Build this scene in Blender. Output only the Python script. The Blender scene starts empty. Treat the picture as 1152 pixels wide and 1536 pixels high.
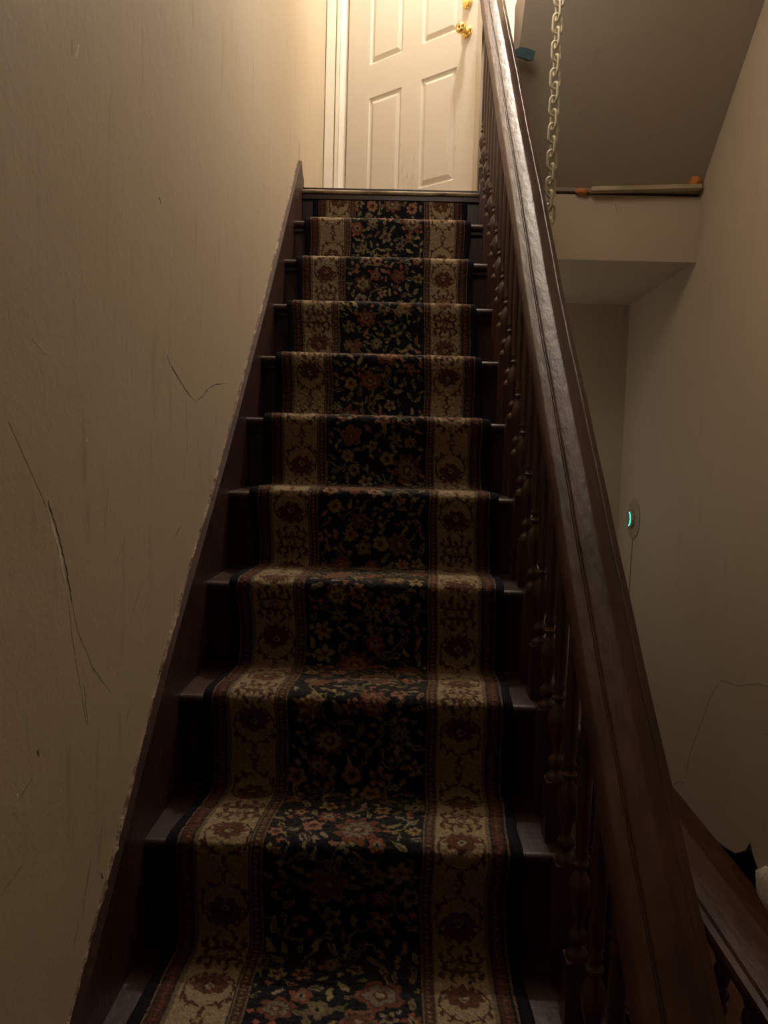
import bpy, bmesh, math, random
import numpy as np
from mathutils import Vector, Matrix
C = bpy.context.scene.collection
scene = bpy.context.scene
PI = math.pi
EYE = 1.500                      # eye height above the hall floor

# ------------------------------------------------------------------ camera
cd = bpy.data.cameras.new('camera'); cam = bpy.data.objects.new('camera', cd); C.objects.link(cam)
yaw, pitch, roll = 0.0203, 0.0727, 0.0280
right = Vector((math.cos(yaw), math.sin(yaw), 0))
fwd = Vector((-math.sin(yaw)*math.cos(pitch), math.cos(yaw)*math.cos(pitch), -math.sin(pitch)))
up = right.cross(fwd)
r2 = right*math.cos(roll) + up*math.sin(roll); u2 = up*math.cos(roll) - right*math.sin(roll)
m = Matrix((r2, u2, -fwd)).transposed().to_4x4(); m.translation = (0, 0, EYE)
cam.matrix_world = m
cd.sensor_fit = 'VERTICAL'; cd.sensor_height = 24; cd.lens = 24*1180/1536
cd.clip_start = 0.02; cd.clip_end = 60
scene.camera = cam
scene.view_settings.view_transform = 'Standard'; scene.view_settings.look = 'None'
scene.view_settings.gamma = 1; scene.view_settings.use_curve_mapping = False
scene.view_settings.exposure = 0.72
scene.cycles.max_bounces = 10; scene.cycles.diffuse_bounces = 6

# ------------------------------------------------------------------ world and lamps
w = bpy.data.worlds.new('world'); scene.world = w; w.use_nodes = True
w.node_tree.nodes['Background'].inputs[0].default_value = (1, .8, .6, 1)
w.node_tree.nodes['Background'].inputs[1].default_value = 0.0
LAMPS = [  # name, location, radius, watts, colour
    ('landing_lamp_light', (0.24, 3.70, EYE + 1.204 + 2.25), .07, 88, (1, .91, .79)),
    ('stairwell_lamp_light', (0.16, 2.3, EYE + 1.80), .24, 10.0, (1, .88, .74)),
    ('under_landing_fill', (0.12, 4.25, EYE - .1), .16, 2.7, (1, .90, .82)),  # added fill hidden behind the stairs, brightens the space under the landing
]
for n, l, r, p, c in LAMPS:
    ld = bpy.data.lights.new(n, 'POINT'); ld.energy = p; ld.color = c; ld.shadow_soft_size = r
    lo = bpy.data.objects.new(n, ld); C.objects.link(lo); lo.location = l

# ------------------------------------------------------------------ dimensions (metres; h() turns a height above the eye into z)
def h(z): return z + EYE
D, RUN, RISE, TOP = 3.654, .24, .2198, h(1.2044)
SLOPE = RISE/RUN
XW, XS, XE = -.505, -.4865, .365         # left wall, inner face of skirt board, right end of treads
XR = 1.305
YB = 4.70
NST = 11
def nose(i): return D - i*RUN, TOP - i*RISE
def noseline(y): return TOP - (D - y)*SLOPE
FL = 0.0

# ------------------------------------------------------------------ materials
def newmat(name):
    m = bpy.data.materials.new(name); m.use_nodes = True
    return m, m.node_tree.nodes, m.node_tree.links, m.node_tree.nodes['Principled BSDF']
def mat_noise(name, c1, c2, scale=4, rough=.8, bump=.0, bscale=120, stretch=(1,1,1), detail=6, spec=.3, coat=0, rlo=None, lo=.35, hi=.65):
    m, N, L, B = newmat(name)
    tc = N.new('ShaderNodeTexCoord'); mp = N.new('ShaderNodeMapping'); mp.inputs['Scale'].default_value = stretch
    L.new(tc.outputs['Object'], mp.inputs[0])
    nz = N.new('ShaderNodeTexNoise'); nz.inputs['Scale'].default_value = scale; nz.inputs['Detail'].default_value = detail
    L.new(mp.outputs[0], nz.inputs['Vector'])
    rp = N.new('ShaderNodeValToRGB'); rp.color_ramp.elements[0].position = lo; rp.color_ramp.elements[1].position = hi
    rp.color_ramp.elements[0].color = (*c1, 1); rp.color_ramp.elements[1].color = (*c2, 1)
    L.new(nz.outputs[0], rp.inputs[0]); L.new(rp.outputs[0], B.inputs['Base Color'])
    B.inputs['Roughness'].default_value = rough; B.inputs['Specular IOR Level'].default_value = spec
    B.inputs['Coat Weight'].default_value = coat; B.inputs['Coat Roughness'].default_value = .25
    if rlo is not None:
        mr = N.new('ShaderNodeMapRange'); mr.inputs[3].default_value = rlo; mr.inputs[4].default_value = rough
        L.new(nz.outputs[0], mr.inputs[0]); L.new(mr.outputs[0], B.inputs['Roughness'])
    if bump:
        n2 = N.new('ShaderNodeTexNoise'); n2.inputs['Scale'].default_value = bscale; n2.inputs['Detail'].default_value = 3
        L.new(mp.outputs[0], n2.inputs['Vector'])
        b = N.new('ShaderNodeBump'); b.inputs['Strength'].default_value = bump; b.inputs['Distance'].default_value = .004
        L.new(n2.outputs[0], b.inputs['Height']); L.new(b.outputs[0], B.inputs['Normal'])
    return m
M = {}
def wall_mat(name, base, dirt, dark, scuff=.5):
    m, N, L, B = newmat(name)
    tc = N.new('ShaderNodeTexCoord')
    def noise(scale, stretch, detail=5, rough=.6):
        mp = N.new('ShaderNodeMapping'); mp.inputs['Scale'].default_value = stretch
        L.new(tc.outputs['Object'], mp.inputs[0])
        n = N.new('ShaderNodeTexNoise'); n.inputs['Scale'].default_value = scale; n.inputs['Detail'].default_value = detail
        n.inputs['Roughness'].default_value = rough
        L.new(mp.outputs[0], n.inputs['Vector']); return n
    def ramp(n, a, b, ca=(0,0,0,1), cb=(1,1,1,1)):
        r = N.new('ShaderNodeValToRGB'); r.color_ramp.elements[0].position = a; r.color_ramp.elements[1].position = b
        r.color_ramp.elements[0].color = ca; r.color_ramp.elements[1].color = cb
        L.new(n.outputs[0], r.inputs[0]); return r
    big = ramp(noise(1.3, (1,1,1)), .3, .7)
    mx = N.new('ShaderNodeMixRGB'); mx.inputs[1].default_value = (*base, 1); mx.inputs[2].default_value = (*dirt, 1)
    L.new(big.outputs[0], mx.inputs[0])
    streak = ramp(noise(3.0, (6, 6, 1.1), 6, .7), .58, .74)
    mx2 = N.new('ShaderNodeMixRGB'); mx2.inputs[2].default_value = (*dark, 1)
    mul = N.new('ShaderNodeMath'); mul.operation = 'MULTIPLY'; mul.inputs[1].default_value = scuff
    L.new(streak.outputs[0], mul.inputs[0]); L.new(mul.outputs[0], mx2.inputs[0]); L.new(mx.outputs[0], mx2.inputs[1])
    L.new(mx2.outputs[0], B.inputs['Base Color'])
    B.inputs['Roughness'].default_value = .62; B.inputs['Specular IOR Level'].default_value = .25
    n2 = noise(90, (1,1,1), 4); n3 = noise(6, (1,1,1), 3)
    ad = N.new('ShaderNodeMath'); ad.operation = 'MULTIPLY_ADD'; ad.inputs[1].default_value = .25
    L.new(n2.outputs[0], ad.inputs[0]); L.new(n3.outputs[0], ad.inputs[2])
    b = N.new('ShaderNodeBump'); b.inputs['Strength'].default_value = .35; b.inputs['Distance'].default_value = .006
    L.new(ad.outputs[0], b.inputs['Height']); L.new(b.outputs[0], B.inputs['Normal'])
    return m
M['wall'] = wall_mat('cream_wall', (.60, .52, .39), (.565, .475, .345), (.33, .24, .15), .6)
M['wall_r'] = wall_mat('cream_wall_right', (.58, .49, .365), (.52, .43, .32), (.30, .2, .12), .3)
M['soffit'] = wall_mat('shaded_soffit_plaster', (.42, .36, .29), (.39, .33, .26), (.2, .15, .1), .2)  # same plaster as the walls, darkened to put the underside's shade into the colour
M['wood'] = mat_noise('dark_stair_wood', (.024, .009, .007), (.050, .021, .015), 9, .42, .25, 60, (1, 1, .25), spec=.45)
M['skirt'] = mat_noise('skirt_wood', (.034, .013, .009), (.062, .027, .019), 12, .45, .4, 70, (1, 1, 1), spec=.4)
M['rail'] = mat_noise('rail_wood', (.036, .013, .007), (.078, .030, .019), 16, .56, .6, 60, (1, .3, .3), spec=.33, rlo=.36)
M['spindle'] = mat_noise('spindle_wood', (.036, .013, .009), (.070, .028, .019), 14, .36, .2, 80, (1, 1, .3), spec=.55)
M['floor'] = mat_noise('orange_floor_wood', (.07, .026, .009), (.14, .055, .018), 6, .4, .15, 60, (8, 1, 1), spec=.4)
M['landing'] = mat_noise('landing_wood', (.10, .05, .03), (.2, .12, .07), 12, .5, .4, 80, (1, 1, 1))
M['nosing'] = mat_noise('worn_nosing', (.12, .075, .045), (.34, .27, .17), 11, .5, .4, 80, (1, 3, 3), lo=.42, hi=.62)
M['chip'] = mat_noise('bare_plaster_edge', (.13, .08, .055), (.42, .33, .24), 35, .8, .8, 160, (1,1,1))
M['crack'] = mat_noise('crack_dark', (.12, .075, .042), (.24, .16, .10), 60, .9)
M['scuff'] = mat_noise('scuff_brown', (.36, .28, .18), (.48, .39, .27), 60, .9)
M['doorscuff'] = mat_noise('door_scuff', (.42, .34, .24), (.60, .51, .38), 60, .8)
M['torn'] = mat_noise('torn_paint', (.66, .58, .46), (.90, .84, .72), 60, .8)
M['trim'] = mat_noise('white_trim_paint', (.68, .64, .56), (.64, .59, .50), 5, .35, .1, 40, (1,1,1), spec=.4)
M['jamb'] = mat_noise('lit_jamb_paint', (.82, .80, .76), (.78, .74, .68), 5, .3, .1, 40, (1,1,1), spec=.4)  # paler than the trim, the light on the jamb face put into the colour
M['door'] = wall_mat('cream_door_paint', (.64, .61, .56), (.62, .58, .52), (.34, .27, .19), .10)
M['brass'] = mat_noise('brass', (.75, .52, .18), (.85, .62, .25), 30, .2, 0); 
M['brass'].node_tree.nodes['Principled BSDF'].inputs['Metallic'].default_value = 1
M['chain'] = mat_noise('cream_plastic', (.55, .50, .36), (.66, .60, .45), 40, .4, .1, 80, spec=.4)
M['lath'] = mat_noise('lath_wood', (.40, .32, .20), (.60, .50, .36), 20, .8, .5, 100, (.2, 1, 1))
M['foam'] = mat_noise('orange_foam', (.55, .18, .04), (.75, .32, .10), 40, .8, .8, 90)
M['teal'] = mat_noise('teal_tag', (.015, .04, .045), (.03, .065, .07), 40, .5)
M['plate'] = mat_noise('wall_plate', (.42, .34, .24), (.46, .38, .28), 20, .5)
M['black'] = mat_noise('black_binding', (.006, .006, .008), (.012, .011, .013), 300, .95, .5, 400, spec=.1)
M['painted_dark'] = mat_noise('painted_darkness', (.03, .02, .015), (.05, .035, .025), 4, .9)  # near-black colour paints in the darkness of well, wall hole and front hall
M['fixture'] = mat_noise('fixture_white', (.7, .68, .6), (.75, .72, .66), 5, .4)
def emis(name, col, s):
    m, N, L, B = newmat(name); B.inputs['Base Color'].default_value = (*col, 1)
    B.inputs['Emission Color'].default_value = (*col, 1); B.inputs['Emission Strength'].default_value = s
    return m
M['led'] = emis('green_led', (.05, .95, .55), 1.3)
M['bulb'] = emis('warm_bulb', (1, .8, .55), 12)

# ------------------------------------------------------------------ mesh helpers
def obj(name, bm, mat, parent=None, smooth=False, loc=None):
    bmesh.ops.recalc_face_normals(bm, faces=bm.faces[:])
    me = bpy.data.meshes.new(name); bm.to_mesh(me); bm.free()
    me.materials.append(mat)
    if smooth:
        for p in me.polygons: p.use_smooth = True
    o = bpy.data.objects.new(name, me); C.objects.link(o)
    if parent is not None:
        o.parent = parent
        o.matrix_parent_inverse = Matrix.Translation(-Vector(parent.location)) if not parent.rotation_euler.z else parent.matrix_basis.inverted()
    if loc is not None: o.location = loc
    return o
def bevel(o, wd=.003, seg=2, ang=30):
    b = o.modifiers.new('bevel', 'BEVEL'); b.width = wd; b.segments = seg; b.limit_method = 'ANGLE'; b.angle_limit = math.radians(ang)
    b.harden_normals = False
    return o
def auto(o, deg=40):
    me = o.data
    for p in me.polygons: p.use_smooth = True
    me.set_sharp_from_angle(angle=math.radians(deg)); return o
def box(bm, x0, x1, y0, y1, z0, z1):
    vs = [bm.verts.new(p) for p in ((x0,y0,z0),(x1,y0,z0),(x1,y1,z0),(x0,y1,z0),(x0,y0,z1),(x1,y0,z1),(x1,y1,z1),(x0,y1,z1))]
    for f in ((0,3,2,1),(4,5,6,7),(0,1,5,4),(1,2,6,5),(2,3,7,6),(3,0,4,7)): bm.faces.new([vs[k] for k in f])
    return vs
def prism_yz(bm, poly, x0, x1):
    a = [bm.verts.new((x0, y, z)) for y, z in poly]; b = [bm.verts.new((x1, y, z)) for y, z in poly]
    n = len(poly); bm.faces.new(a); bm.faces.new(b[::-1])
    for i in range(n): bm.faces.new((a[i], b[i], b[(i+1) % n], a[(i+1) % n]))
def lathe(bm, prof, cx, cy, seg=20, z0=0):
    rings = []
    for r, z in prof:
        rings.append([bm.verts.new((cx + r*math.cos(2*PI*k/seg), cy + r*math.sin(2*PI*k/seg), z0+z)) for k in range(seg)])
    for a, b in zip(rings, rings[1:]):
        for k in range(seg): bm.faces.new((a[k], a[(k+1) % seg], b[(k+1) % seg], b[k]))
    bm.faces.new(rings[0][::-1]); bm.faces.new(rings[-1])
def sweep(bm, path, section, closed=True):
    """section: list of (u, v); path: list of (origin, uaxis, vaxis)"""
    rings = [[bm.verts.new(o + u*a + v*b) for u, v in section] for o, a, b in path]
    n = len(section)
    for p, q in zip(rings, rings[1:]):
        for k in range(n if closed else n-1): bm.faces.new((p[k], p[(k+1) % n], q[(k+1) % n], q[k]))
    bm.faces.new(rings[0][::-1]); bm.faces.new(rings[-1])
def tube(bm, pts, r, seg=8):
    pts = [Vector(p) for p in pts]; path = []
    for i, p in enumerate(pts):
        t = (pts[min(i+1, len(pts)-1)] - pts[max(i-1, 0)]).normalized()
        a = t.cross(Vector((0, 0, 1)));
        if a.length < .05: a = t.cross(Vector((1, 0, 0)))
        a.normalize(); b = t.cross(a); path.append((p, a, b))
    sweep(bm, path, [(r*math.cos(2*PI*k/seg), r*math.sin(2*PI*k/seg)) for k in range(seg)])
def empty(name, loc, label, cat, group=None):
    o = bpy.data.objects.new(name, None); C.objects.link(o); o.location = loc; o.empty_display_size = .1
    o['label'] = label; o['category'] = cat
    if group: o['group'] = group
    return o
def tag(o, label, cat, group=None):
    o['label'] = label; o['category'] = cat
    if group: o['group'] = group
    return o
def struct(o): o['kind'] = 'structure'; return o

# ------------------------------------------------------------------ the room shell
CEIL = TOP + 2.62
bm = bmesh.new(); box(bm, XW-.12, XW, -4.0, YB+.12, -.1, CEIL)
wall_left = struct(obj('wall_left', bm, M['wall']))
# right wall, with a torn notch in the plaster at the foot
bm = bmesh.new()
NY = [(-4.0, -.1), (2.55, -.1), (2.55, 0), (2.62, .035), (2.72, .075), (2.765, .105), (2.79, .135), (2.82, .09), (2.90, .035), (3.00, .010), (3.06, 0), (3.06, -.1), (YB+.12, -.1), (YB+.12, CEIL), (-4.0, CEIL)]
prism_yz(bm, NY, XR, XR+.12)
wall_right = struct(obj('wall_right', bm, M['wall_r']))
bm = bmesh.new(); box(bm, XR+.06, XR+.10, 2.5, 3.2, -.05, .22)
struct(obj('dark_hole_backing', bm, M['painted_dark']))  # sheet behind the notch, the hole's darkness put into its colour
# back wall with the door opening on the landing
DX0, DX1, DH = -.372, .50, TOP + 2.04
bm = bmesh.new()
box(bm, XW, DX0-.02, YB, YB+.12, -.1, CEIL); box(bm, DX1+.02, XR, YB, YB+.12, -.1, CEIL)
box(bm, DX0-.02, DX1+.02, YB, YB+.12, -.1, TOP-.005); box(bm, DX0-.02, DX1+.02, YB, YB+.12, DH+.02, CEIL)
struct(obj('wall_back', bm, M['wall']))
bm = bmesh.new(); box(bm, XW-.12, XR+.12, -4.12, -4.0, -.1, CEIL); struct(obj('wall_front', bm, M['painted_dark']))  # unseen wall coloured dark to cut the light bounced onto the risers
bm = bmesh.new(); box(bm, XW-.12, XR+.12, -4.12, 6.1, CEIL, CEIL+.1); struct(obj('ceiling', bm, M['wall']))
bm = bmesh.new(); box(bm, -1.2, 1.6, 6.0, 6.1, TOP-.2, CEIL); box(bm, -1.3, -1.2, YB+.12, 6.1, TOP-.2, CEIL); box(bm, 1.6, 1.7, YB+.12, 6.1, TOP-.2, CEIL)
struct(obj('wall_hall_beyond', bm, M['wall']))
# floor: hall floor in front of and beside the stairs; an open well beside the flight
bm = bmesh.new()
box(bm, XW, XR, -4.0, .78, -.1, 0); box(bm, .60, XR, .78, YB, -.1, 0)
struct(obj('floor', bm, M['floor']))
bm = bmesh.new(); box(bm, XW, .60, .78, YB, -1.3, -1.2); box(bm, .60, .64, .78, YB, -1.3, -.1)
struct(obj('floor_well', bm, M['painted_dark']))
# landing slab (fascia and soffit painted, floor boards)
bm = bmesh.new(); box(bm, XW, XE+.02, D+.05, YB, h(.913), TOP-.02); box(bm, XE+.02, XR, D+.02, YB, h(.913), TOP-.02); box(bm, XE+.02, XR, D, D+.02, h(.905), TOP-.012)
lan = struct(obj('floor_landing', bm, M['wall_r']))
bm = bmesh.new(); box(bm, XW, XR, D+.03, YB+.12, TOP-.02, TOP); box(bm, DX0-.8, DX1+1.1, YB+.12, 6.1, TOP-.1, TOP)
struct(obj('floor_landing_boards', bm, M['landing']))
# crack under the landing on the back wall
def strip(name, pts, wds, mat, parent, axis='x', off=.0012):
    """thin raised or dark mark following points (y, z) on a wall at x; axis x = side wall, y = wall facing the viewer"""
    bm = bmesh.new(); P = [Vector(p) for p in pts]; L_, R_ = [], []
    for i, p in enumerate(P):
        t = (P[min(i+1, len(P)-1)] - P[max(i-1, 0)]).normalized(); n = Vector((-t.y, t.x)) * wds[i]/2
        L_.append(p+n); R_.append(p-n)
    def mk(q, o_): 
        return bm.verts.new((o_, q.x, q.y)) if axis == 'x' else bm.verts.new((q.x, o_, q.y))
    base, top = off
    a = [mk(q, base) for q in L_]; b = [mk(q, base) for q in R_]; c = [mk((l+r)/2, top) for l, r in zip(L_, R_)]
    for i in range(len(P)-1):
        bm.faces.new((a[i], a[i+1], c[i+1], c[i])); bm.faces.new((c[i], c[i+1], b[i+1], b[i])); bm.faces.new((a[i+1], a[i], b[i], b[i+1]))
    return obj(name, bm, mat, parent)
def dense(pts, k=5, jit=.0, seed=1):
    rnd = random.Random(seed); out = []
    for a, b in zip(pts, pts[1:]):
        for j in range(k): 
            t = j/k; out.append((a[0]+(b[0]-a[0])*t + rnd.uniform(-jit, jit), a[1]+(b[1]-a[1])*t + rnd.uniform(-jit, jit)))
    out.append(pts[-1]); return out

# pixel ray -> point, used only to find where marks sit on the walls
def ray(x, y): return r2*((x-576)/1180) + u2*((768-y)/1180) + fwd
def on_x(x, y, X): v = ray(x, y); return (v.y*X/v.x, v.z*X/v.x + EYE)
def on_y(x, y, Y): v = ray(x, y); return (v.x*Y/v.y, v.z*Y/v.y + EYE)
def mark_left(name, px, w0, mat, k=5, jit=0., seed=1, hgt=.002, taper=True):
    pts = dense([on_x(x, y, XW) for x, y in px], k, jit, seed); n = len(pts)
    rnd = random.Random(seed+7)
    wds = [w0*(rnd.uniform(.55, 1.1))*(min(1, 4*(i+.25)/n, 4*(n-i-.75)/n) if taper else 1) for i in range(n)]
    return strip(name, pts, [q*.6 for q in wds], mat, wall_left, 'x', (XW+.0001, XW+.0002+hgt*.2))
mark_left('crack', [(250,534),(262,558),(278,584),(293,603)], .008, M['crack'], 5, .001, 3, .0006)
mark_left('crack', [(293,603),(304,594),(313,582),(322,577),(340,575)], .006, M['crack'], 5, .001, 4, .0006)
mark_left('crack', [(12,632),(30,670),(50,715),(68,757)], .003, M['scuff'], 6, .001, 5, .0006)
mark_left('gouge', [(72,752),(84,790),(94,828),(101,862),(108,903)], .008, M['crack'], 7, .0015, 6, .0008, False)
mark_left('torn_paint', [(67,752),(79,790),(89,828),(95,862),(102,903)], .013, M['torn'], 8, .0015, 8, .0006)
mark_left('crack', [(108,905),(118,950),(140,1002),(168,1041)], .010, M['scuff'], 6, .001, 9, .0006)
mark_left('crack', [(103,910),(110,970),(122,1040),(130,1088)], .003, M['scuff'], 6, .001, 10, .0006)
mark_left('crack', [(48,508),(60,522),(70,532)], .004, M['torn'], 4, .001, 11, .0006)
mark_left('crack', [(126,1028),(132,1088)], .003, M['crack'], 4, .001, 12, .0006)
mark_left('crack', [(0,1343),(18,1318),(37,1292)], .002, M['crack'], 4, .001, 13, .0006)
for j, (x, y, l, sl, wd) in enumerate([(280,640,75,.02,.005),(277,700,50,-.1,.006),(268,795,22,-.5,.010),(300,700,90,.1,.004),(205,900,60,-.3,.006),(192,1072,28,-.2,.010),(196,1053,20,0,.006),
        (108,70,25,0,.006),(150,1270,60,-.1,.012),(130,1330,90,-.15,.012),(115,1400,40,-.2,.016),(160,760,60,-.1,.004),(325,620,20,0,.005),(218,905,35,-.3,.006),(180,830,40,-.4,.004),(40,1180,45,-.6,.006)]):
    mark_left('scuff', [(x-sl*l/2, y-l/2), (x, y), (x+sl*l/2*-1+sl*l, y+l/2)], wd, M['scuff'], 4, .001, 30+j, .0004)
for j, (x, y) in enumerate([(184,1231),(248,972),(153,1314),(130,660),(57,1130),(26,1195),(240,300)]):
    mark_left('chip', [(x-2, y-4), (x, y), (x+1, y+5)], .010, M['torn'] if j % 2 else M['crack'], 3, .002, 60+j, .001)
mark_left('torn_paint', [(120,68),(114,82),(116,92)], .012, M['torn'], 3, .002, 71, .001)
def mark_right(name, px, w0, mat, k=5, jit=0., seed=1):
    pts = dense([on_x(x, y, XR) for x, y in px], k, jit, seed); rnd = random.Random(seed)
    return strip(name, pts, [w0*rnd.uniform(.6, 1.1) for _ in pts], mat, wall_right, 'x', (XR+.002, XR-.001))
mark_right('crack', [(1080,1021),(1092,1023),(1105,1029),(1122,1027),(1140,1026),(1152,1031)], .005, M['crack'], 4, .001, 5)
mark_right('crack', [(1078,1026),(1066,1045),(1050,1090),(1035,1130),(1028,1168)], .0025, M['scuff'], 5, .001, 6)
mark_right('chip', [(1012,1176),(1018,1172),(1026,1174)], .012, M['crack'], 3, .001, 7)
mark_right('scuff', [(1142,1100),(1152,1101)], .004, M['crack'], 3, .001, 8)
pts = [on_y(x, y, D) for x, y in ((923,304),(924,311),(925,319))]
strip('crack', pts, [.004, .005, .003], M['crack'], lan, 'y', (D+.002, D-.001))

# ------------------------------------------------------------------ door casing and door
bm = bmesh.new()
zt = DH + .02
box(bm, XW+.004, XW+.058, YB-.018, YB, TOP, DH+.12)
box(bm, XW+.064, XW+.086, YB-.026, YB, TOP, DH+.10)
box(bm, XW+.058, XW+.064, YB-.010, YB, TOP, DH+.10)
box(bm, DX1+.012, DX1+.10, YB-.022, YB, TOP, DH+.12); box(bm, XW+.004, DX1+.10, YB-.022, YB, DH+.005, DH+.12)
c = struct(obj('trim_2', bm, M['trim'])); bevel(c, .005, 3)
bm = bmesh.new()
box(bm, XW+.086, DX0-.002, YB-.03, YB+.12, TOP, DH+.005); box(bm, DX1, DX1+.02, YB-.02, YB+.12, TOP, DH+.005); box(bm, DX0, DX1, YB-.02, YB+.12, DH, DH+.02)
c = struct(obj('trim_3', bm, M['jamb'])); bevel(c, .003, 2)

# door: local x along the leaf from the hinge, y thickness (front face at y=0 towards the viewer), z up
HX, HY = -.368, YB-.055
EX, EY = .3135, 4.085
DW = math.hypot(EX-HX, EY-HY); ang = math.atan2(EY-HY, EX-HX)
door = empty('panel_door', (HX, HY, TOP+.008), 'cream six-panel door standing ajar at the top landing, scuffed along its foot', 'door')
door.rotation_euler.z = ang
DMAT = Matrix.Translation((HX, HY, TOP+.008)) @ Matrix.Rotation(ang, 4, 'Z')
def dchild(name, bm, mat, parent=None):
    bmesh.ops.recalc_face_normals(bm, faces=bm.faces[:])
    me = bpy.data.meshes.new(name); bm.to_mesh(me); bm.free(); me.materials.append(mat)
    o = bpy.data.objects.new(name, me); C.objects.link(o); o.parent = parent or door; return o
panels = []
for fx0, fx1 in ((.187, .454), (.605, .868)):
    for z0, z1 in ((.205, .765), (.945, 1.55), (1.67, 1.90)): panels.append((fx0*DW, fx1*DW, z0, z1))
xs = sorted({0, DW} | {p[0] for p in panels} | {p[1] for p in panels}); zs = sorted({0, 2.02} | {p[2] for p in panels} | {p[3] for p in panels})
bm = bmesh.new(); TH = .044
def quad(bm, *p): bm.faces.new([bm.verts.new(q) for q in p])
for i in range(len(xs)-1):
    for j in range(len(zs)-1):
        x0, x1, z0, z1 = xs[i], xs[i+1], zs[j], zs[j+1]
        isp = any(abs(p[0]-x0) < 1e-6 and abs(p[1]-x1) < 1e-6 and abs(p[2]-z0) < 1e-6 and abs(p[3]-z1) < 1e-6 for p in panels)
        for s, y in ((1, 0), (-1, TH)):
            if not isp: quad(bm, (x0,y,z0),(x1,y,z0),(x1,y,z1),(x0,y,z1)); continue
            ringsp = [(0, 0), (.006, .007), (.014, .009), (.034, .001), (.036, .0)]
            prev = None
            for ins, dep in ringsp:
                yy = y + s*dep
                cur = [(x0+ins, yy, z0+ins), (x1-ins, yy, z0+ins), (x1-ins, yy, z1-ins), (x0+ins, yy, z1-ins)]
                if prev:
                    for k in range(4): quad(bm, prev[k], prev[(k+1) % 4], cur[(k+1) % 4], cur[k])
                prev = cur
            quad(bm, *prev)
H2 = 2.02
quad(bm, (0,0,0),(0,TH,0),(0,TH,H2),(0,0,H2)); quad(bm, (DW,0,0),(DW,TH,0),(DW,TH,H2),(DW,0,H2))
quad(bm, (0,0,0),(DW,0,0),(DW,TH,0),(0,TH,0)); quad(bm, (0,0,H2),(DW,0,H2),(DW,TH,H2),(0,TH,H2))
bmesh.ops.remove_doubles(bm, verts=bm.verts[:], dist=1e-5)
leaf = dchild('door_leaf', bm, M['door'])
def lathe_y(bm, prof, cx, cz, seg=24):
    rings = [[bm.verts.new((cx + r*math.cos(2*PI*k/seg), -y, cz + r*math.sin(2*PI*k/seg))) for k in range(seg)] for r, y in prof]
    for a, b in zip(rings, rings[1:]):
        for k in range(seg): bm.faces.new((a[k], b[k], b[(k+1) % seg], a[(k+1) % seg]))
    bm.faces.new(rings[0]); bm.faces.new(rings[-1][::-1])
KX = DW-.062
bm = bmesh.new(); lathe_y(bm, [(.032,0),(.032,.004),(.026,.010),(.013,.014),(.012,.030),(.020,.036),(.0265,.046),(.0275,.056),(.024,.066),(.014,.070),(.013,.068)], KX, .915)
kb = auto(dchild('door_knob', bm, M['brass']), 50); kb['label'] = 'round brass knob with keyhole'
bm = bmesh.new(); lathe_y(bm, [(.0065,.066),(.0065,.0695)], KX, .915, 12)
dchild('keyhole', bm, M['crack'], kb)
bm = bmesh.new(); lathe_y(bm, [(.028,0),(.028,.006),(.022,.012),(.020,.020),(.013,.022)], KX, 1.055)
db = auto(dchild('deadbolt', bm, M['brass']), 50); db['label'] = 'brass deadbolt above the knob'
# scuffs low on the leaf
rnd = random.Random(5)
bm = bmesh.new()
for k in range(150):
    x = rnd.gauss(.55*DW, .17*DW); z = abs(rnd.gauss(.12, .13))+.10; l = rnd.uniform(.01, .05); wd = rnd.uniform(.0006, .0016); t = rnd.uniform(-.2, .2)
    if .40*DW < x < .66*DW or z < .2: pass
    if x < .1 or x > DW-.1: continue
    y = -.0004
    ok = not any(p[0]-.002 < x < p[1]+.002 and p[2]-.05 < z < p[3]+.002 for p in panels)
    if not ok: continue
    quad(bm, (x-wd, y, z), (x+wd, y, z), (x+wd*.6+t*l, y, z+l), (x-wd*.6+t*l, y, z+l))
sc_ = dchild('scuff', bm, M['doorscuff'], leaf)

# ------------------------------------------------------------------ staircase
stair = empty('staircase', (XW, nose(NST)[0], 0), 'dark brown wooden staircase rising to the landing door, under the runner', 'staircase')
for i in range(1, NST+1):
    y, z = nose(i)
    bm = bmesh.new()
    # tread with rounded nose, profile in yz
    T = .028; pr = []
    for k in range(7):
        a = -PI/2 - PI*k/6; pr.append((y + T/2 + math.cos(a)*T/2, z - T/2 + math.sin(a)*T/2))
    pr += [(y+RUN+.03, z), (y+RUN+.03, z-T)]
    prism_yz(bm, pr, XS, XE+.028)
    t = auto(obj('tread', bm, M['wood'], stair), 35)
    # riser below this tread
    bm = bmesh.new(); zb = z - RISE if i < NST else 0.0
    box(bm, XS, XE, y+.030, y+.048, zb, z-T); box(bm, XS, XE, y+.016, y+.030, z-T-.016, z-T)
    bevel(obj('riser', bm, M['wood'], stair), .002, 2)
# top nosing at the landing + riser
y, z = nose(0)
bm = bmesh.new(); T = .017; pr = []
for k in range(7):
    a = -PI/2 - PI*k/6; pr.append((y + T/2 + math.cos(a)*T/2, z - .012 - T/2 + math.sin(a)*T/2))
pr += [(y+.06, z-.012), (y+.06, z-.012-T)]
prism_yz(bm, pr, XS, XE+.028); n_ = auto(obj('landing_nosing', bm, M['nosing'], stair), 35); n_['label'] = 'worn pale-edged landing nosing'
bm = bmesh.new(); box(bm, XS, XE+.028, y+.022, y+.07, z-.012, z+.002); bevel(obj('threshold_board', bm, M['wood'], stair), .003)
bm = bmesh.new(); box(bm, XS, XE, y+.030, y+.048, z-RISE, z-.029); box(bm, XS, XE, y+.014, y+.030, z-.052, z-.029)
bevel(obj('riser', bm, M['wood'], stair), .002)
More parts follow.
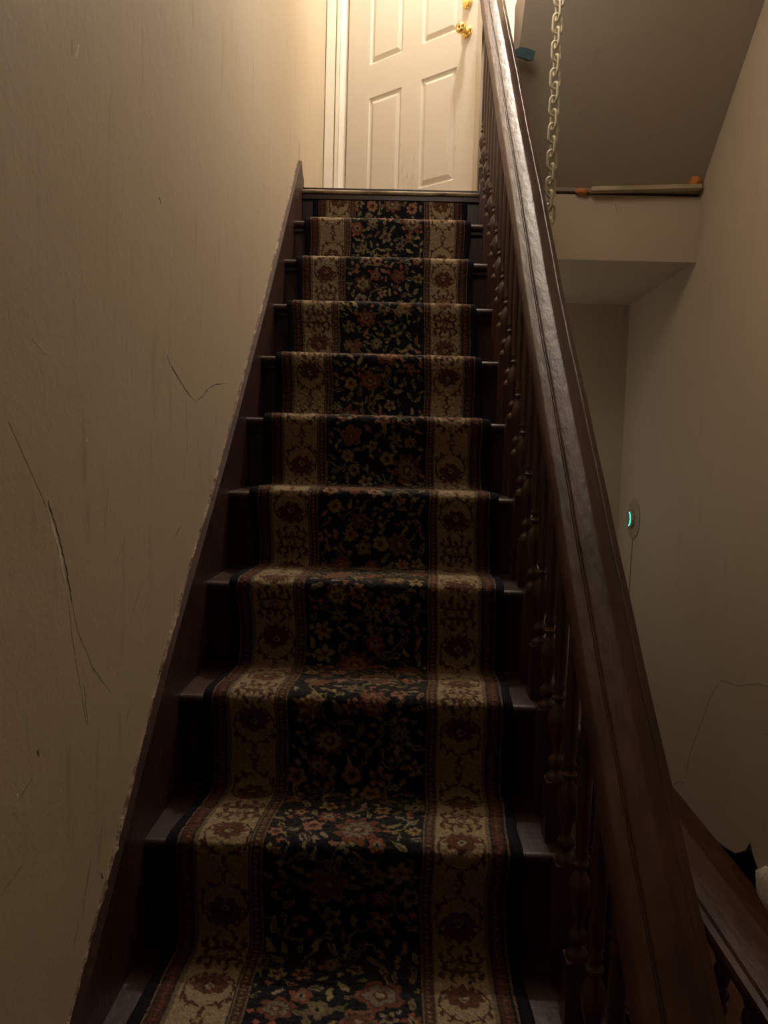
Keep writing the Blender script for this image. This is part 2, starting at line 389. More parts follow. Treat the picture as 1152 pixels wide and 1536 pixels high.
# skirt board along the left wall, thickness from wall to XS, chipped pale top edge
def skirt_h(y): 
    return noseline(y) + np.interp(y, [1.0, 1.24, 1.7, 2.2, 2.85, 3.44], [.15, .146, .160, .112, .100, .128])
ys = np.linspace(.60, D-.03, 60)
top_ = [(yy, skirt_h(yy)) for yy in ys]
top_ += [(D+.02, TOP+.055), (D+.06, TOP+.05), (D+.06, TOP-.2)]
bot = [(D-.1, noseline(D-.1)-.40), (D-(TOP-.42)/SLOPE, 0.0), (.60, 0.0)]
bm = bmesh.new(); prism_yz(bm, top_ + bot, XW, XS); sk = obj('skirt_board', bm, M['skirt'], stair); sk['label'] = 'scratched reddish skirt board along the wall'
rnd = random.Random(2)
bm = bmesh.new(); L1 = []; 
ys2 = np.linspace(.7, D-.0, 420); prevr = None
for yy in ys2:
    zz = skirt_h(yy); wdt = .005 + .002*math.sin(yy*19) + .004*rnd.random()**9; hh = .0025 + .001*math.sin(yy*27) + .004*rnd.random()**12
    rr = [bm.verts.new(p) for p in ((XW-.001, yy, zz-.004), (XW+wdt, yy, zz-.002), (XW+wdt, yy, zz+.002), (XW+.002+.004*rnd.random(), yy, zz+hh), (XW-.001, yy, zz+hh))]
    if prevr:
        for k in range(4): bm.faces.new((prevr[k], prevr[k+1], rr[k+1], rr[k]))
    prevr = rr
e_ = obj('plaster_edge', bm, M['chip'], stair); e_['label'] = 'ragged pale caulk where the skirt board meets the wall'
bm = bmesh.new()
v = [bm.verts.new(p) for p in ((XW, D-.03, TOP+.03), (XW, D+.05, TOP+.03), (XW, D-.005, TOP+.20), (XW+.012, D-.02, TOP+.03), (XW+.012, D+.04, TOP+.03), (XW+.003, D-.005, TOP+.19))]
for f in ((0,1,2),(3,5,4),(0,3,4,1),(1,4,5,2),(2,5,3,0)): bm.faces.new([v[k] for k in f])
s_ = obj('wood_sliver', bm, M['lath'], stair); s_['label'] = 'pointed splinter at the top of the skirt board'
# outer string under the balustrade
bm = bmesh.new()
st = []
for i in range(0, NST+1):
    y, z = nose(i); zt_ = z-.028
    st += [(y+RUN+.03 if i else D+.02, zt_), (y+.03, zt_)]
st += [(nose(NST)[0]+.03, 0), (nose(NST)[0]+.4, 0), (D+.02, TOP-.46)]
prism_yz(bm, st, XE-.02, XE); obj('outer_string', bm, M['wood'], stair)
# screws / specks of dust catching light are left to the wood's bump

# ------------------------------------------------------------------ carpet runner
CW = .652; CX0 = -.4085
def crest(i):
    y, z = nose(i); return y, z
path = []
def add(*p): path.extend(p)
TC = .011   # carpet thickness
y, z = nose(0)
add((y+.018, z-.055))
for i in range(1, NST+1):
    y, z = nose(i); bulge = .004 + .004*((i*7) % 3)/2
    yb = y + RUN + .030 - TC            # foot of the riser above
    if i > 1: yb = y + RUN + .020 - TC
    add((yb, z + .10), (yb-.001, z + .05), (yb-.006, z+.024), (yb-.022, z + TC + .001), (yb - .06, z + TC))
    add((y+.12, z + TC + bulge*.3), (y+.05, z+TC+bulge*.4), (y+.020, z + TC+.003), (y+.002, z + TC+.001), (y-.0125, z+.003), (y-.0140, z-.016), (y-.007, z-.045), (y+.004, z-.085))
y, z = nose(NST); add((y+.012, .10), (y+.010, .03), (y+.004, .012))
P = np.array(path)
for _ in range(2):                       # Chaikin
    Q = np.empty((2*len(P), 2)); 
    Q[0] = P[0]; Q[-1] = P[-1]; Q[1:-1:2] = .75*P[:-1] + .25*P[1:]; Q[2:-1:2] = .25*P[:-1] + .75*P[1:]
    P = Q
d_ = np.hypot(*(np.diff(P, axis=0)).T); S = np.r_[0, np.cumsum(d_)]
STEP = .0028
sv = np.arange(0, S[-1], STEP); py = np.interp(sv, S, P[:, 0]); pz = np.interp(sv, S, P[:, 1])
NU = int(CW/STEP)+1; uu = np.linspace(0, CW, NU)
rows = len(sv)
shift_y = [nose(k)[0] for k in range(12, -1, -1)]
shift_v = [-.012, -.012, -.009, -.009, .002, .007, .010, .003, -.004, -.005, -.006, -.007, -.007]
sx = np.interp(py, shift_y, shift_v)
wid = np.interp(py, [1, 1.5, 2.2, 3.6], [1.0, 1.0, 1.0, 1.0])
# normals
ty = np.gradient(py); tz = np.gradient(pz); tl = np.hypot(ty, tz); ny, nz_ = tz/tl, -ty/tl
rs = np.random.RandomState(3)
pile = rs.rand(rows, NU)*.0018
kk_ = rs.rand(rows//3+2, NU//3+2)*.0022; pile = pile + np.kron(kk_, np.ones((3, 3)))[:rows, :NU]
U, V = np.meshgrid(uu, sv)
wob = .0025*np.sin(V*13+1) + .0015*np.sin(V*31)
X = CX0 + U*wid[:, None] + sx[:, None] + wob
Y = py[:, None] + ny[:, None]*pile + .0015*np.sin(U*23+V*9)
Z = pz[:, None] + nz_[:, None]*pile
# ---- woven design drawn on a (v, u) grid
RES = STEP/1.0
img = np.zeros((rows, NU, 3)); BLK = np.array((.010, .011, .014)); CRM = np.array((.27, .205, .125))
BRN = np.array((.085, .037, .022)); RST = np.array((.27, .095, .058)); PNK = np.array((.38, .19, .125)); OLV = np.array((.20, .17, .075)); IVR = np.array((.34, .28, .19)); GRD = np.array((.075, .032, .022))
img[:] = BLK
UW = U + .0013*np.sin(V*310+U*90) + .0011*np.sin(V*173-U*240+2); VW = V + .0013*np.sin(U*330+V*70) + .0011*np.sin(U*190+V*150+1)
def put(mask, col, y0, y1, x0, x1): img[y0:y1, x0:x1][mask] = col
def window(cu, cv, r):
    x0, x1 = max(0, int((cu-r)/STEP)), min(NU, int((cu+r)/STEP)+2); y0, y1 = max(0, int((cv-r)/STEP)), min(rows, int((cv+r)/STEP)+2)
    if x1 <= x0 or y1 <= y0: return None
    return x0, x1, y0, y1, UW[y0:y1, x0:x1]-cu, VW[y0:y1, x0:x1]-cv
def flower(cu, cv, r, n, cols, ph=0, sq=1.0):
    """cols: list of (relative radius, petal depth, colour) drawn outside in"""
    w_ = window(cu, cv, r*1.1)
    if not w_: return
    x0, x1, y0, y1, a, b = w_; b = b*sq
    rr = np.hypot(a, b); th = np.arctan2(b, a)
    for k, dep, col in cols:
        put(rr < r*k*(1-dep+dep*np.abs(np.cos(n*th/2+ph))), col, y0, y1, x0, x1)
def leafs(cu, cv, L_, wd, th, col, vein=None):
    w_ = window(cu, cv, L_)
    if not w_: return
    x0, x1, y0, y1, a, b = w_; p = a*math.cos(th)+b*math.sin(th); q = -a*math.sin(th)+b*math.cos(th)
    t = np.clip(p/L_+.5, 0, 1); prof = wd*np.sin(PI*t)**.8*(1.15-.5*t)
    put((np.abs(q) < prof) & (t > 0) & (t < 1), col, y0, y1, x0, x1)
    if vein is not None: put((np.abs(q) < prof*.45) & (t > .12) & (t < .85), vein, y0, y1, x0, x1)
def line(pts, wd, col):
    for (u0, v0), (u1, v1) in zip(pts, pts[1:]):
        cu, cv = (u0+u1)/2, (v0+v1)/2; r = math.hypot(u1-u0, v1-v0)/2 + wd*2
        w_ = window(cu, cv, r)
        if not w_: continue
        x0, x1, y0, y1, a, b = w_; a = a+cu-u0; b = b+cv-v0; dx, dy = u1-u0, v1-v0; l2 = dx*dx+dy*dy+1e-12
        t = np.clip((a*dx+b*dy)/l2, 0, 1); put(np.hypot(a-t*dx, b-t*dy) < wd, col, y0, y1, x0, x1)
def arc(cu, cv, r, a0, a1, wd, col, spiral=0.):
    n = 12; line([(cu+(r*(1-spiral*k/n))*math.cos(a0+(a1-a0)*k/n), cv+(r*(1-spiral*k/n))*math.sin(a0+(a1-a0)*k/n)) for k in range(n+1)], wd, col)
rng = random.Random(11)
F0, F1 = .172, .480       # centre field
s4 = S[np.argmin(np.abs(P[:, 1]-(nose(4)[1]+TC*.75)) + np.abs(P[:, 0]-nose(4)[0]))]
# centre field: scattered blooms, stars and leaves, joined by stems
placed = []
def tryput(r, tries=60):
    for _ in range(tries):
        u = rng.uniform(F0+r*.6, F1-r*.6); v = rng.uniform(0, S[-1])
        if all((u-a)**2+(v-b)**2 > (r+c)**2*.74 for a, b, c in placed[-4000:]): placed.append((u, v, r)); return u, v
    return None
Lm = S[-1]
for k in range(int(Lm*34)):
    u, v = rng.uniform(F0, F1), rng.uniform(0, Lm); pts = [(u, v)]; a = rng.uniform(0, 2*PI)
    for j in range(9):
        a += rng.uniform(-.9, .9); u += .011*math.cos(a); v += .011*math.sin(a); pts.append((min(max(u, F0), F1), v))
    line(pts, .0016, np.array(OLV)*rng.uniform(.7, 1.2))
for k in range(int(Lm*3.2)):
    q = tryput(.048)
    if q:                                      # big curling palmette
        th = rng.uniform(0, 2*PI); c1 = rng.choice([PNK*.6, RST*.7, BRN*1.9]); c2 = rng.choice([OLV*1.2, CRM*.5, RST*.5])
        for kk in range(6): leafs(q[0]+.020*math.cos(th+(kk-2.5)*.42), q[1]+.020*math.sin(th+(kk-2.5)*.42), .048, .0085, th+(kk-2.5)*.42, c1 if kk % 2 else c1*.7, c2 if kk % 2 else None)
        flower(q[0]-.012*math.cos(th), q[1]-.012*math.sin(th), .020, 6, [(1, .3, c2), (.6, .2, c1), (.3, .1, IVR*.6)], th)
for k in range(int(Lm*9)):
    r = rng.uniform(.030, .050); q = tryput(r)
    if q:
        c1, c2 = rng.choice([(RST*.6, PNK*.6), (PNK*.5, RST*.7), (BRN*1.6, RST*.7), (RST*.55, IVR*.5), (BRN*1.3, OLV*1.3), (PNK*.45, BRN*1.4)])
        n = rng.choice([5, 6, 8, 9]); ph = rng.uniform(0, 3)
        flower(*q, r, n, [(1, .35, c1), (.72, .3, BLK*2), (.66, .3, c2), (.34, .2, c1*.6), (.16, 0, IVR*.7)], ph, rng.uniform(.85, 1.2))
for k in range(int(Lm*30)):
    r = rng.uniform(.018, .027); q = tryput(r)
    if q:
        c1, c2 = rng.choice([(IVR*.7, RST), (PNK*.7, BRN), (IVR*.6, BRN), (OLV*1.2, RST*.7), (RST*.7, IVR*.7), (CRM*.55, OLV)])
        flower(*q, r, rng.choice([5, 5, 6, 8]), [(1, rng.choice([.3, .6, .65]), c1), (.45, .2, c2), (.2, 0, BLK)], rng.uniform(0, 3))
for k in range(int(Lm*120)):
    r = rng.uniform(.011, .018); q = tryput(r, 30)
    if q:
        th = rng.uniform(0, 2*PI); c = rng.choice([IVR*.8, OLV, OLV*1.3, CRM*.7, PNK*.7])
        leafs(*q, r*2.2, r*.42, th, c, rng.choice([None, BLK*2, OLV*.5]))
for k in range(int(Lm*90)):
    q = tryput(rng.uniform(.005, .008), 20)
    if q: flower(*q, rng.uniform(.005, .009), 4, [(1, .4, rng.choice([IVR*.7, RST, OLV]))])
# side bands
def band(b0, b1, mir):
    """scrolling band between b0 and b1; mir flips"""
    c = (b0+b1)/2; wbd = b1-b0; REP = .184; sgn = -1 if mir else 1
    img[:, int(b0/STEP):int(b1/STEP)] = CRM
    n0 = int((-s4)/REP)-1
    for k in range(n0, int((Lm-s4)/REP)+2):
        v = s4 + .07 + k*REP + (.012 if mir else 0); f = 1 if k % 2 else -1; DB = BRN*.8
        for s in (-1, 1):
            arc(c, v-f*.010, .047, PI/2*(-f)+s*.15, PI/2*(-f)+s*2.5, .0024, DB, .05)
            arc(c+s*.026, v+f*.066, .017, (0 if s > 0 else PI), (0 if s > 0 else PI)+s*f*4.2, .0030, DB, .5)
            for t_, o2, an, L3 in ((.050, .018, .9, .026), (.062, .036, 1.5, .022), (.078, .012, .3, .024), (.090, .032, 1.1, .024), (-.052, .026, 2.2, .024), (-.040, .043, 1.4, .018)):
                leafs(c+s*o2, v+f*t_, L3, .0050, f*s*an, DB*rng.uniform(.9, 1.6)); 
        for kk in range(7):                       # palmette of lobes around the heart
            a_ = PI/2*f + (kk-3)*.52; rr_ = .030 if kk in (2, 3, 4) else .026
            leafs(c+rr_*math.cos(a_), v+rr_*.9*math.sin(a_), .030, .0085, a_, BRN*1.15, RST*.38)
        flower(c, v, .034, 7, [(1, .25, BRN), (.72, .2, RST*.42), (.52, .2, BRN*.8)], .4, 1.2)
        flower(c, v-f*.003, .009, 4, [(1, .3, IVR*.8), (.5, .1, BRN)])
        flower(c, v+REP/2, .013, 5, [(1, .4, BRN*1.4), (.45, .1, CRM)], k)
        leafs(c, v+REP/2+.022, .026, .006, PI/2, DB, RST*.4); leafs(c, v+REP/2-.022, .026, .006, PI/2, DB, RST*.4)
band(.042, .145, False); band(.507, .610, True)
def guard(g0, g1, base, dash):
    a, b = int(g0/STEP), int(g1/STEP); img[:, a:b] = base
    for k in range(int(Lm/.011)):
        v = k*.011; y0 = int(v/STEP); wdt = 2
        for uu_ in (g0+(g1-g0)*.5,):
            x0 = int(uu_/STEP); img[y0:y0+2, x0-1:x0+1+(k % 2)] = dash
    img[:, a:a+1] = BLK; img[:, b-1:b] = BLK; 
guard(.008, .036, GRD*.8, RST*.55); guard(.616, .644, GRD*.8, RST*.55)
img[:, :2] = PNK*.35; img[:, -2:] = PNK*.35
img[:, int(.036/STEP):int(.042/STEP)] = CRM*.5; img[:, int(.610/STEP):int(.616/STEP)] = CRM*.5
guard(.145, .172, GRD*.9, CRM*.6); guard(.480, .507, GRD*.9, CRM*.6)
for q in (.147, .169, .483, .505): img[:, int(q/STEP)] = CRM*.6
# yarn variation (fixed in the wool, not light)
img *= .96*(.66 + .68*rs.rand(rows, NU))[:, :, None]
co = np.stack([X, Y, Z], -1).reshape(-1, 3).astype(np.float32)
idx = np.arange(rows*NU).reshape(rows, NU)
faces = np.stack([idx[:-1, :-1], idx[1:, :-1], idx[1:, 1:], idx[:-1, 1:]], -1).reshape(-1, 4)
me = bpy.data.meshes.new('carpet_runner')
me.vertices.add(len(co)); me.vertices.foreach_set('co', co.ravel())
me.loops.add(faces.size); me.loops.foreach_set('vertex_index', faces.ravel().astype(np.int32))
me.polygons.add(len(faces)); me.polygons.foreach_set('loop_start', np.arange(0, faces.size, 4, dtype=np.int32))
me.polygons.foreach_set('use_smooth', np.ones(len(faces), dtype=bool))
me.update(calc_edges=True)
ca = me.color_attributes.new('weave', 'FLOAT_COLOR', 'POINT')
ca.data.foreach_set('color', np.concatenate([img.reshape(-1, 3), np.ones((rows*NU, 1))], 1).astype(np.float32).ravel())
cm, N, L, B = newmat('woven_wool_runner')
at = N.new('ShaderNodeAttribute'); at.attribute_name = 'weave'
nz = N.new('ShaderNodeTexNoise'); nz.inputs['Scale'].default_value = 700
mr = N.new('ShaderNodeMapRange'); mr.inputs[3].default_value = .75; mr.inputs[4].default_value = 1.25; L.new(nz.outputs[0], mr.inputs[0])
mx = N.new('ShaderNodeVectorMath'); mx.operation = 'SCALE'; L.new(at.outputs['Color'], mx.inputs[0]); L.new(mr.outputs[0], mx.inputs['Scale'])
L.new(mx.outputs[0], B.inputs['Base Color']); B.inputs['Roughness'].default_value = .95; B.inputs['Specular IOR Level'].default_value = .1
B.inputs['Sheen Weight'].default_value = .55; B.inputs['Sheen Roughness'].default_value = .35; B.inputs['Sheen Tint'].default_value = (.9, .75, .6, 1)
bp = N.new('ShaderNodeBump'); bp.inputs['Strength'].default_value = .5; bp.inputs['Distance'].default_value = .003; L.new(nz.outputs[0], bp.inputs['Height']); L.new(bp.outputs[0], B.inputs['Normal'])
me.materials.append(cm)
runner = bpy.data.objects.new('carpet_runner', me); C.objects.link(runner)
tag(runner, 'floral stair runner with black ground and cream scroll borders down the wooden stairs', 'carpet')
so = runner.modifiers.new('thick', 'SOLIDIFY'); so.thickness = .007; so.offset = -1 if True else 1; so.use_rim = True
# black bound edges
for side in (0, 1):
    bm = bmesh.new(); st_ = 6; ii = list(range(0, rows, st_)); prevr = None
    for r_ in ii:
        xe = X[r_, 0] if side == 0 else X[r_, -1]; s = -1 if side == 0 else 1; wv = .024 + .003*math.sin(sv[r_]*17+side)
        o_ = Vector((xe, py[r_], pz[r_])); n3 = Vector((0, ny[r_], nz_[r_]))
        ring = [bm.verts.new(o_ + Vector((s*a, 0, 0)) + n3*b) for a, b in ((-.001, .0015), (wv*.5, .002), (wv*.92, .0), (wv, -.004), (wv*.9, -.008), (-.001, -.008))]
        if prevr:
            for k in range(6): bm.faces.new((prevr[k], prevr[(k+1) % 6], ring[(k+1) % 6], ring[k]))
        prevr = ring
    b_ = obj('binding', bm, M['black'], runner, True); b_['label'] = 'black bound edge'

# ------------------------------------------------------------------ main balustrade
BX = .333
bal = empty('balustrade', (BX, nose(NST)[0], 0), 'dark turned-spindle balustrade with worn handrail beside the runner', 'balustrade')
def rail_h(y):          # height of the rail's edge line above the line of nosings
    return float(np.interp(y, [0, 1.5, 1.9, 2.3, 2.8, 3.5, 3.9], [.738, .75, .762, .795, .832, .88, .905]))
sec = [(-.034,-.062),(-.038,-.040),(-.051,-.032),(-.055,-.016),(-.052,.000),(-.046,.009),(-.030,.0165),(-.0265,.0125),(-.024,.0185),(-.006,.027),(.004,.0285),(.012,.025),(.030,.010),(.033,.004),(.036,.006),(.048,-.003),(.053,-.016),(.050,-.032),(.038,-.040),(.034,-.062)]
bm = bmesh.new(); pth = []; yy = .42
while yy < 3.96:
    z0 = noseline(yy) + rail_h(yy); z1 = noseline(yy+.02) + rail_h(yy+.02); t = Vector((0, .02, z1-z0)).normalized(); v_ = Vector((0, -t.z, t.y))
    jx = .0008*math.sin(yy*9) + .0004*math.sin(yy*31)
    pth.append((Vector((BX+jx, yy, z0)), Vector((1, 0, 0)), v_)); yy += .03
sweep(bm, pth, sec)
hr = auto(obj('handrail', bm, M['rail'], bal), 28); hr['label'] = 'scratched moulded handrail'
bv = hr.modifiers.new('b', 'BEVEL'); bv.width = .0015; bv.segments = 2; bv.limit_method = 'ANGLE'; bv.angle_limit = math.radians(25)
def block(bm, cx, cy, hw, z0, z1, ch=.006):
    box(bm, cx-hw, cx+hw, cy-hw, cy+hw, z0, z1)
def baluster_bm(cx, cy, zb, zblk, ztop):
    """square foot to zblk, turned body, beads, square head to ztop"""
    bm = bmesh.new(); hw = .0205
    block(bm, cx, cy, hw, zb, zblk)
    b = zblk
    zt2 = ztop - .012
    pr = [(.0200, b-.001), (.0195, b+.008), (.0150, b+.014), (.0095, b+.018), (.0085, b+.023), (.0125, b+.028), (.0165, b+.035), (.0170, b+.041), (.0135, b+.048), (.0085, b+.053),
          (.0080, b+.060), (.0105, b+.072), (.0165, b+.094), (.0205, b+.112), (.0208, b+.124), (.0175, b+.140), (.0115, b+.152), (.0085, b+.158), (.0090, b+.163), (.0140, b+.167), (.0145, b+.172), (.0095, b+.177),
          (.0090, b+.182), (.0125, b+.188), (.0128, b+.193), (.0100, b+.199), (.0125, b+.215)]
    e = zt2 - .125
    pr += [(.0135, (b+.215+e)/2 - .02), (.0108, e-.01), (.0100, e), (.0130, e+.006), (.0132, e+.011), (.0090, e+.016), (.0088, e+.022), (.0150, e+.030), (.0158, e+.038), (.0105, e+.046), (.0090, e+.050),
           (.0130, e+.060), (.0165, e+.074), (.0160, e+.086), (.0100, e+.098), (.0140, e+.103), (.0145, e+.110), (.0110, e+.116), (.0105, zt2+.012)]
    lathe(bm, pr, cx, cy, 18)
    return bm
for i in range(0, NST+1):
    y, z = nose(i)
    for k, dy in enumerate((.075, .195)):
        yc = y + dy; zl = noseline(yc - .055)     # the line that block tops follow
        if i == 0 and k == 1: continue
        zb = z + (.002 if i == 0 else 0); zblk = zl + .105
        if i == 0: zblk = z + .115
        ztop = noseline(yc) + rail_h(yc) - .060*1.30
        o_ = obj('baluster', baluster_bm(BX, yc, zb, zblk, ztop), M['spindle'], bal); auto(o_, 45)
# newel at the foot
bm = bmesh.new(); ny0 = .50
box(bm, BX-.05, BX+.05, ny0-.05, ny0+.05, 0, .62); lathe(bm, [(.05,.62),(.045,.64),(.03,.65),(.045,.68),(.05,.70),(.03,.715),(.02,.72)], BX, ny0, 20)
nw = auto(obj('newel_post', bm, M['spindle'], bal), 40)

# ------------------------------------------------------------------ lower guard rail over the open well
GX, GT = .628, h(-.825)
gr = empty('guard_rail', (GX, 1.2, 0), 'low level wooden guard rail on the hall floor, lower right beyond the main balustrade', 'balustrade')
sec2 = [(-.034,-.058),(-.038,-.042),(-.050,-.036),(-.052,-.020),(-.050,-.012),(-.040,-.008),(-.036,-.002),(-.020,.002),(.0,.004),(.020,.002),(.040,-.004),(.050,-.014),(.052,-.024),(.050,-.036),(.038,-.042),(.034,-.058)]
bm = bmesh.new(); sweep(bm, [(Vector((GX, yy, GT)), Vector((1,0,0)), Vector((0,0,1))) for yy in (.80, 1.4, 2.2, 3.0)], sec2)
g_ = auto(obj('handrail', bm, M['rail'], gr), 28)
for k in range(17):
    yc = .92 + k*.122
    auto(obj('baluster', baluster_bm(GX-.005, yc, 0, .13, GT-.056), M['spindle'], gr), 45)

# ------------------------------------------------------------------ upper flight (its plastered underside)
def usz(y): return h(1.222) + (D - y)*SLOPE*1.0
upf = []
ytop = D - 2.05
poly = [(D+.0, usz(D)), (D+.0, usz(D)+.16)]
prof = []
yy, zz = D-.02, TOP+.02
bm = bmesh.new()
def xl(y): return float(np.interp(y, [2.4, 3.1, 3.254, 3.309, 3.654], [.415, .415, .415, .415, .415]))
side = [(D, usz(D))]
k = 0
zz = TOP
yy = D
side += [(D+.005, TOP+.004), (D+.24, TOP+.004), (D+.24, TOP+RISE)]
for k in range(9):
    side.append((D+.24-(k+1)*RUN, TOP+(k+1)*RISE)); side.append((D+.24-(k+1)*RUN, TOP+(k+2)*RISE))
side[-1] = (D+.24-9*RUN, usz(D+.24-9*RUN))
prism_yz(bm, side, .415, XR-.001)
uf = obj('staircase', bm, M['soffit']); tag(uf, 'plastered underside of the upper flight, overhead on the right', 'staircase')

# lath, foam, tag
def lbox(name, p0, p1, hgt, dep, mat):
    a, b = Vector(p0), Vector(p1); t = (b-a).normalized(); up_ = Vector((0,0,1)); n = Vector((0,1,0))
    bm = bmesh.new(); sec_ = [(-dep/2, -hgt/2), (dep/2, -hgt/2), (dep/2, hgt/2), (-dep/2, hgt/2)]
    sweep(bm, [(a.lerp(b, q), n, up_ + Vector((0, 0, .0))) for q in (0, .33, .66, 1)], sec_)
    for v in bm.verts: v.co += Vector((0, 0, .0012*math.sin(v.co.x*40)))
    return obj(name, bm, mat)
x0, z0 = on_y(886, 285.5, 3.615); x1, z1 = on_y(1051, 281.5, 3.615)
lb = lbox('wood_lath', (x0, 3.615, z0), (min(x1, XR-.004), 3.615, z1), .019, .045, M['lath']); bevel(lb, .002)
tag(lb, 'pale wooden lath wedged between the sloping soffit and the fascia, upper right', 'wood strip')
def blob(name, cx, cy, cz, sx_, sy_, sz_, mat, seed):
    bm = bmesh.new(); bmesh.ops.create_icosphere(bm, subdivisions=3, radius=1); r_ = random.Random(seed); ph = [r_.uniform(0, 6) for _ in range(6)]
    for v in bm.verts:
        p = v.co.copy(); q = 1 + .12*math.sin(4*p.x+ph[0])*math.sin(4*p.y+ph[1]) + .07*math.sin(6*p.z+ph[2]+3*p.x)
        v.co = Vector((cx + p.x*sx_*q, cy + p.y*sy_*q, cz + p.z*sz_*q))
    return obj(name, bm, mat, None, True)
fx, fz = on_y(873, 287, 3.63)
tag(blob('foam_filler', fx, 3.632, fz, .030, .02, .013, M['foam'], 1), 'orange foam smear at the left end of the lath', 'foam filler')
fx, fz = on_y(1043, 271, 3.62)
tag(blob('foam_filler', fx, 3.622, fz, .028, .022, .026, M['foam'], 2), 'orange foam lump in the corner above the lath, by the right wall', 'foam filler')
# teal tag on the soffit edge
x0, z0 = on_y(772, 84, 3.20)
bm = bmesh.new()
pts_ = [on_y(a, b, 3.20) for a, b in ((769,84),(772,76),(779,71),(790,72),(803,77),(800,89),(793,91),(781,86),(774,85),(770,88))]
a = [bm.verts.new((p[0], 3.198, p[1])) for p in pts_]; b = [bm.verts.new((p[0], 3.206, p[1])) for p in pts_]
bm.faces.new(a); bm.faces.new(b[::-1])
for k in range(len(a)): bm.faces.new((a[k], b[k], b[(k+1) % len(a)], a[(k+1) % len(a)]))
tg = tag(obj('plastic_clip', bm, M['teal']), 'small dark teal clip hooked on the upper flight edge behind the handrail', 'clip')

# ------------------------------------------------------------------ hanging chain
CHX, CHY = .449, 2.58
ch = empty('chain', (CHX, CHY, h(2.2)), 'cream plastic chain hanging from the upper flight beside the handrail', 'chain')
LP, LW, LR = .0510, .0150, .0045
def link_mesh():
    bm = bmesh.new(); pts = []; hl = LP/2 - LW + .0045+.001
    n = 8
    for k in range(n+1): a = PI*k/n; pts.append(Vector((LW*math.cos(a), 0, hl + LW*math.sin(a))))
    for k in range(n+1): a = PI + PI*k/n; pts.append(Vector((LW*math.cos(a), 0, -hl + LW*math.sin(a))))
    seg = 8; rings = []
    m_ = len(pts)
    for i, p in enumerate(pts):
        t = (pts[(i+1) % m_] - pts[i-1]).normalized(); a = Vector((0, 1, 0)); b = t.cross(a).normalized()
        rings.append([bm.verts.new(p + LR*(math.cos(2*PI*k/seg)*a + math.sin(2*PI*k/seg)*b)) for k in range(seg)])
    for i in range(m_):
        p, q = rings[i], rings[(i+1) % m_]
        for k in range(seg): bm.faces.new((p[k], p[(k+1) % seg], q[(k+1) % seg], q[k]))
    bmesh.ops.recalc_face_normals(bm, faces=bm.faces[:])
    me = bpy.data.meshes.new('link'); bm.to_mesh(me); bm.free(); me.materials.append(M['chain'])
    for p in me.polygons: p.use_smooth = True
    return me
lm = link_mesh(); zc = h(2.2) - .01; k = 0; rnd = random.Random(4)
while zc > h(.70):
    o_ = bpy.data.objects.new('link', lm); C.objects.link(o_); o_.parent = ch
    o_.location = (rnd.uniform(-.0008, .0008), 0, zc - h(2.2)); o_.rotation_euler = (0, rnd.uniform(-.05, .05), (.28 if k % 2 == 0 else .28+PI/2) + rnd.uniform(-.12, .12))
    zc -= LP - 2*LR*1.0 - .0005; k += 1

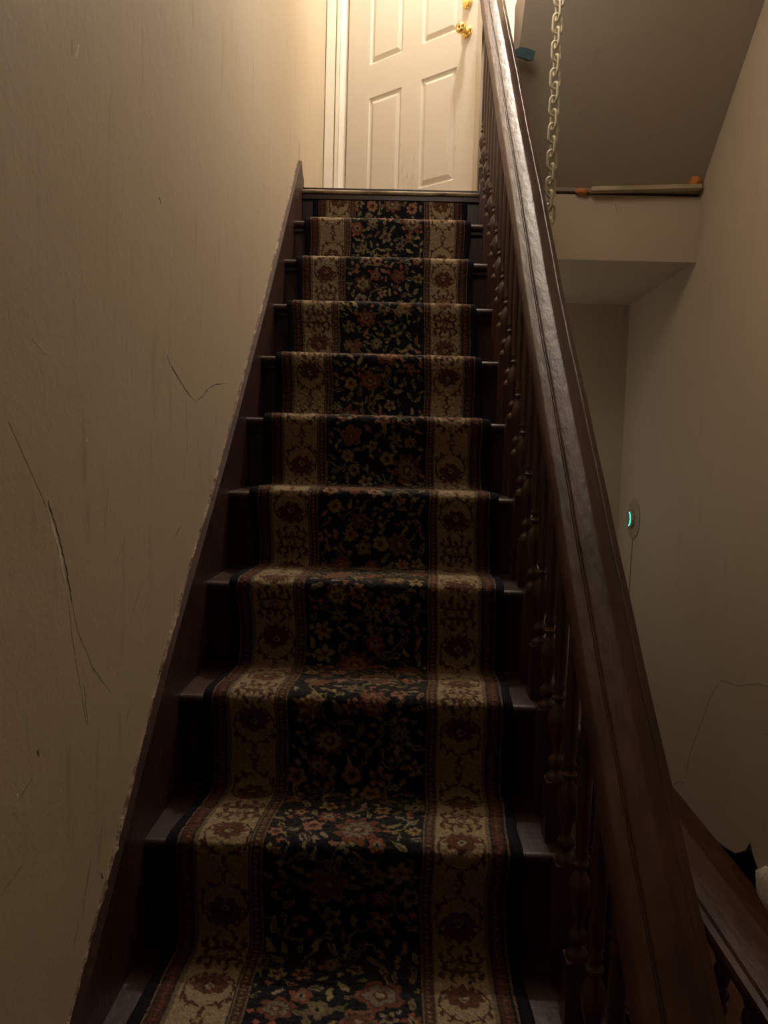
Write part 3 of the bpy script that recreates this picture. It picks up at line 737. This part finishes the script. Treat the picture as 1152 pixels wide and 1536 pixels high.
# ------------------------------------------------------------------ wall sensor with green light
SY, SZ = 4.40, h(-.318)
sen = empty('wall_sensor', (XR, SY, SZ), 'round plate on the far right wall with a green glowing arc', 'wall sensor')
def lathe_x(bm, prof, cy, cz, seg=40):
    rings = [[bm.verts.new((XR - d, cy + r*math.cos(2*PI*k/seg), cz + r*math.sin(2*PI*k/seg))) for k in range(seg)] for r, d in prof]
    for a, b in zip(rings, rings[1:]):
        for k in range(seg): bm.faces.new((a[k], b[k], b[(k+1) % seg], a[(k+1) % seg]))
    bm.faces.new(rings[0]); bm.faces.new(rings[-1][::-1])
bm = bmesh.new(); lathe_x(bm, [(.112,-.002),(.112,.004),(.104,.008),(.06,.010)], SY, SZ); auto(obj('plate', bm, M['plate'], sen), 30)
bm = bmesh.new(); lathe_x(bm, [(.055,.008),(.052,.024),(.045,.030),(.01,.031)], SY, SZ); auto(obj('dial', bm, M['plate'], sen), 30)
bm = bmesh.new()
pts_ = [(XR-.0315, SY - .038*math.cos(a), SZ + .038*math.sin(a)) for a in np.linspace(-1.25, 1.25, 18)]
tube(bm, pts_, .0028, 8); l_ = obj('light_arc', bm, M['led'], sen, True); l_['label'] = 'glowing green arc'
bm = bmesh.new(); tube(bm, [(XR-.004, SY, SZ-.11), (XR-.006, SY+.005, SZ-.25), (XR-.004, SY+.01, SZ-.5), (XR-.004, SY+.01, h(-1.40))], .003, 6)
c_ = obj('cord', bm, M['plate'], sen, True)

# white plaster lump at the foot of the right wall
lump = blob('plaster_lump', XR-.012, 2.60, .062, .026, .10, .066, M['torn'], 9)
tag(lump, 'pale rounded plaster lump at the foot of the right wall beside the dark hole', 'plaster')

# ------------------------------------------------------------------ pendant lamps (above the frame)
def pendant(x, y, zl, label, drop):
    p = empty('pendant_lamp', (x, y, CEIL), label, 'lamp')
    bm = bmesh.new(); lathe(bm, [(.05, CEIL-.025), (.055, CEIL-.004), (.055, CEIL)], x, y, 24); obj('ceiling_rose', bm, M['fixture'], p)
    bm = bmesh.new(); lathe(bm, [(.0035, zl+drop+.05), (.0035, CEIL-.02)], x, y, 8); obj('cord', bm, M['fixture'], p)
    bm = bmesh.new(); lathe(bm, [(.018, zl+drop), (.022, zl+drop+.02), (.016, zl+drop+.055)], x, y, 16); obj('socket', bm, M['fixture'], p)
    bm = bmesh.new(); lathe(bm, [(.008, zl+drop-.085), (.024, zl+drop-.072), (.030, zl+drop-.050), (.024, zl+drop-.024), (.013, zl+drop)], x, y, 20); auto(obj('bulb', bm, M['bulb'], p), 60)
pendant(.16, 2.3, EYE+1.80, 'bare pendant lamp over the stair flight', .26)
pendant(.24, 3.70, EYE+1.204+2.25, 'bare pendant lamp over the top landing', .12)
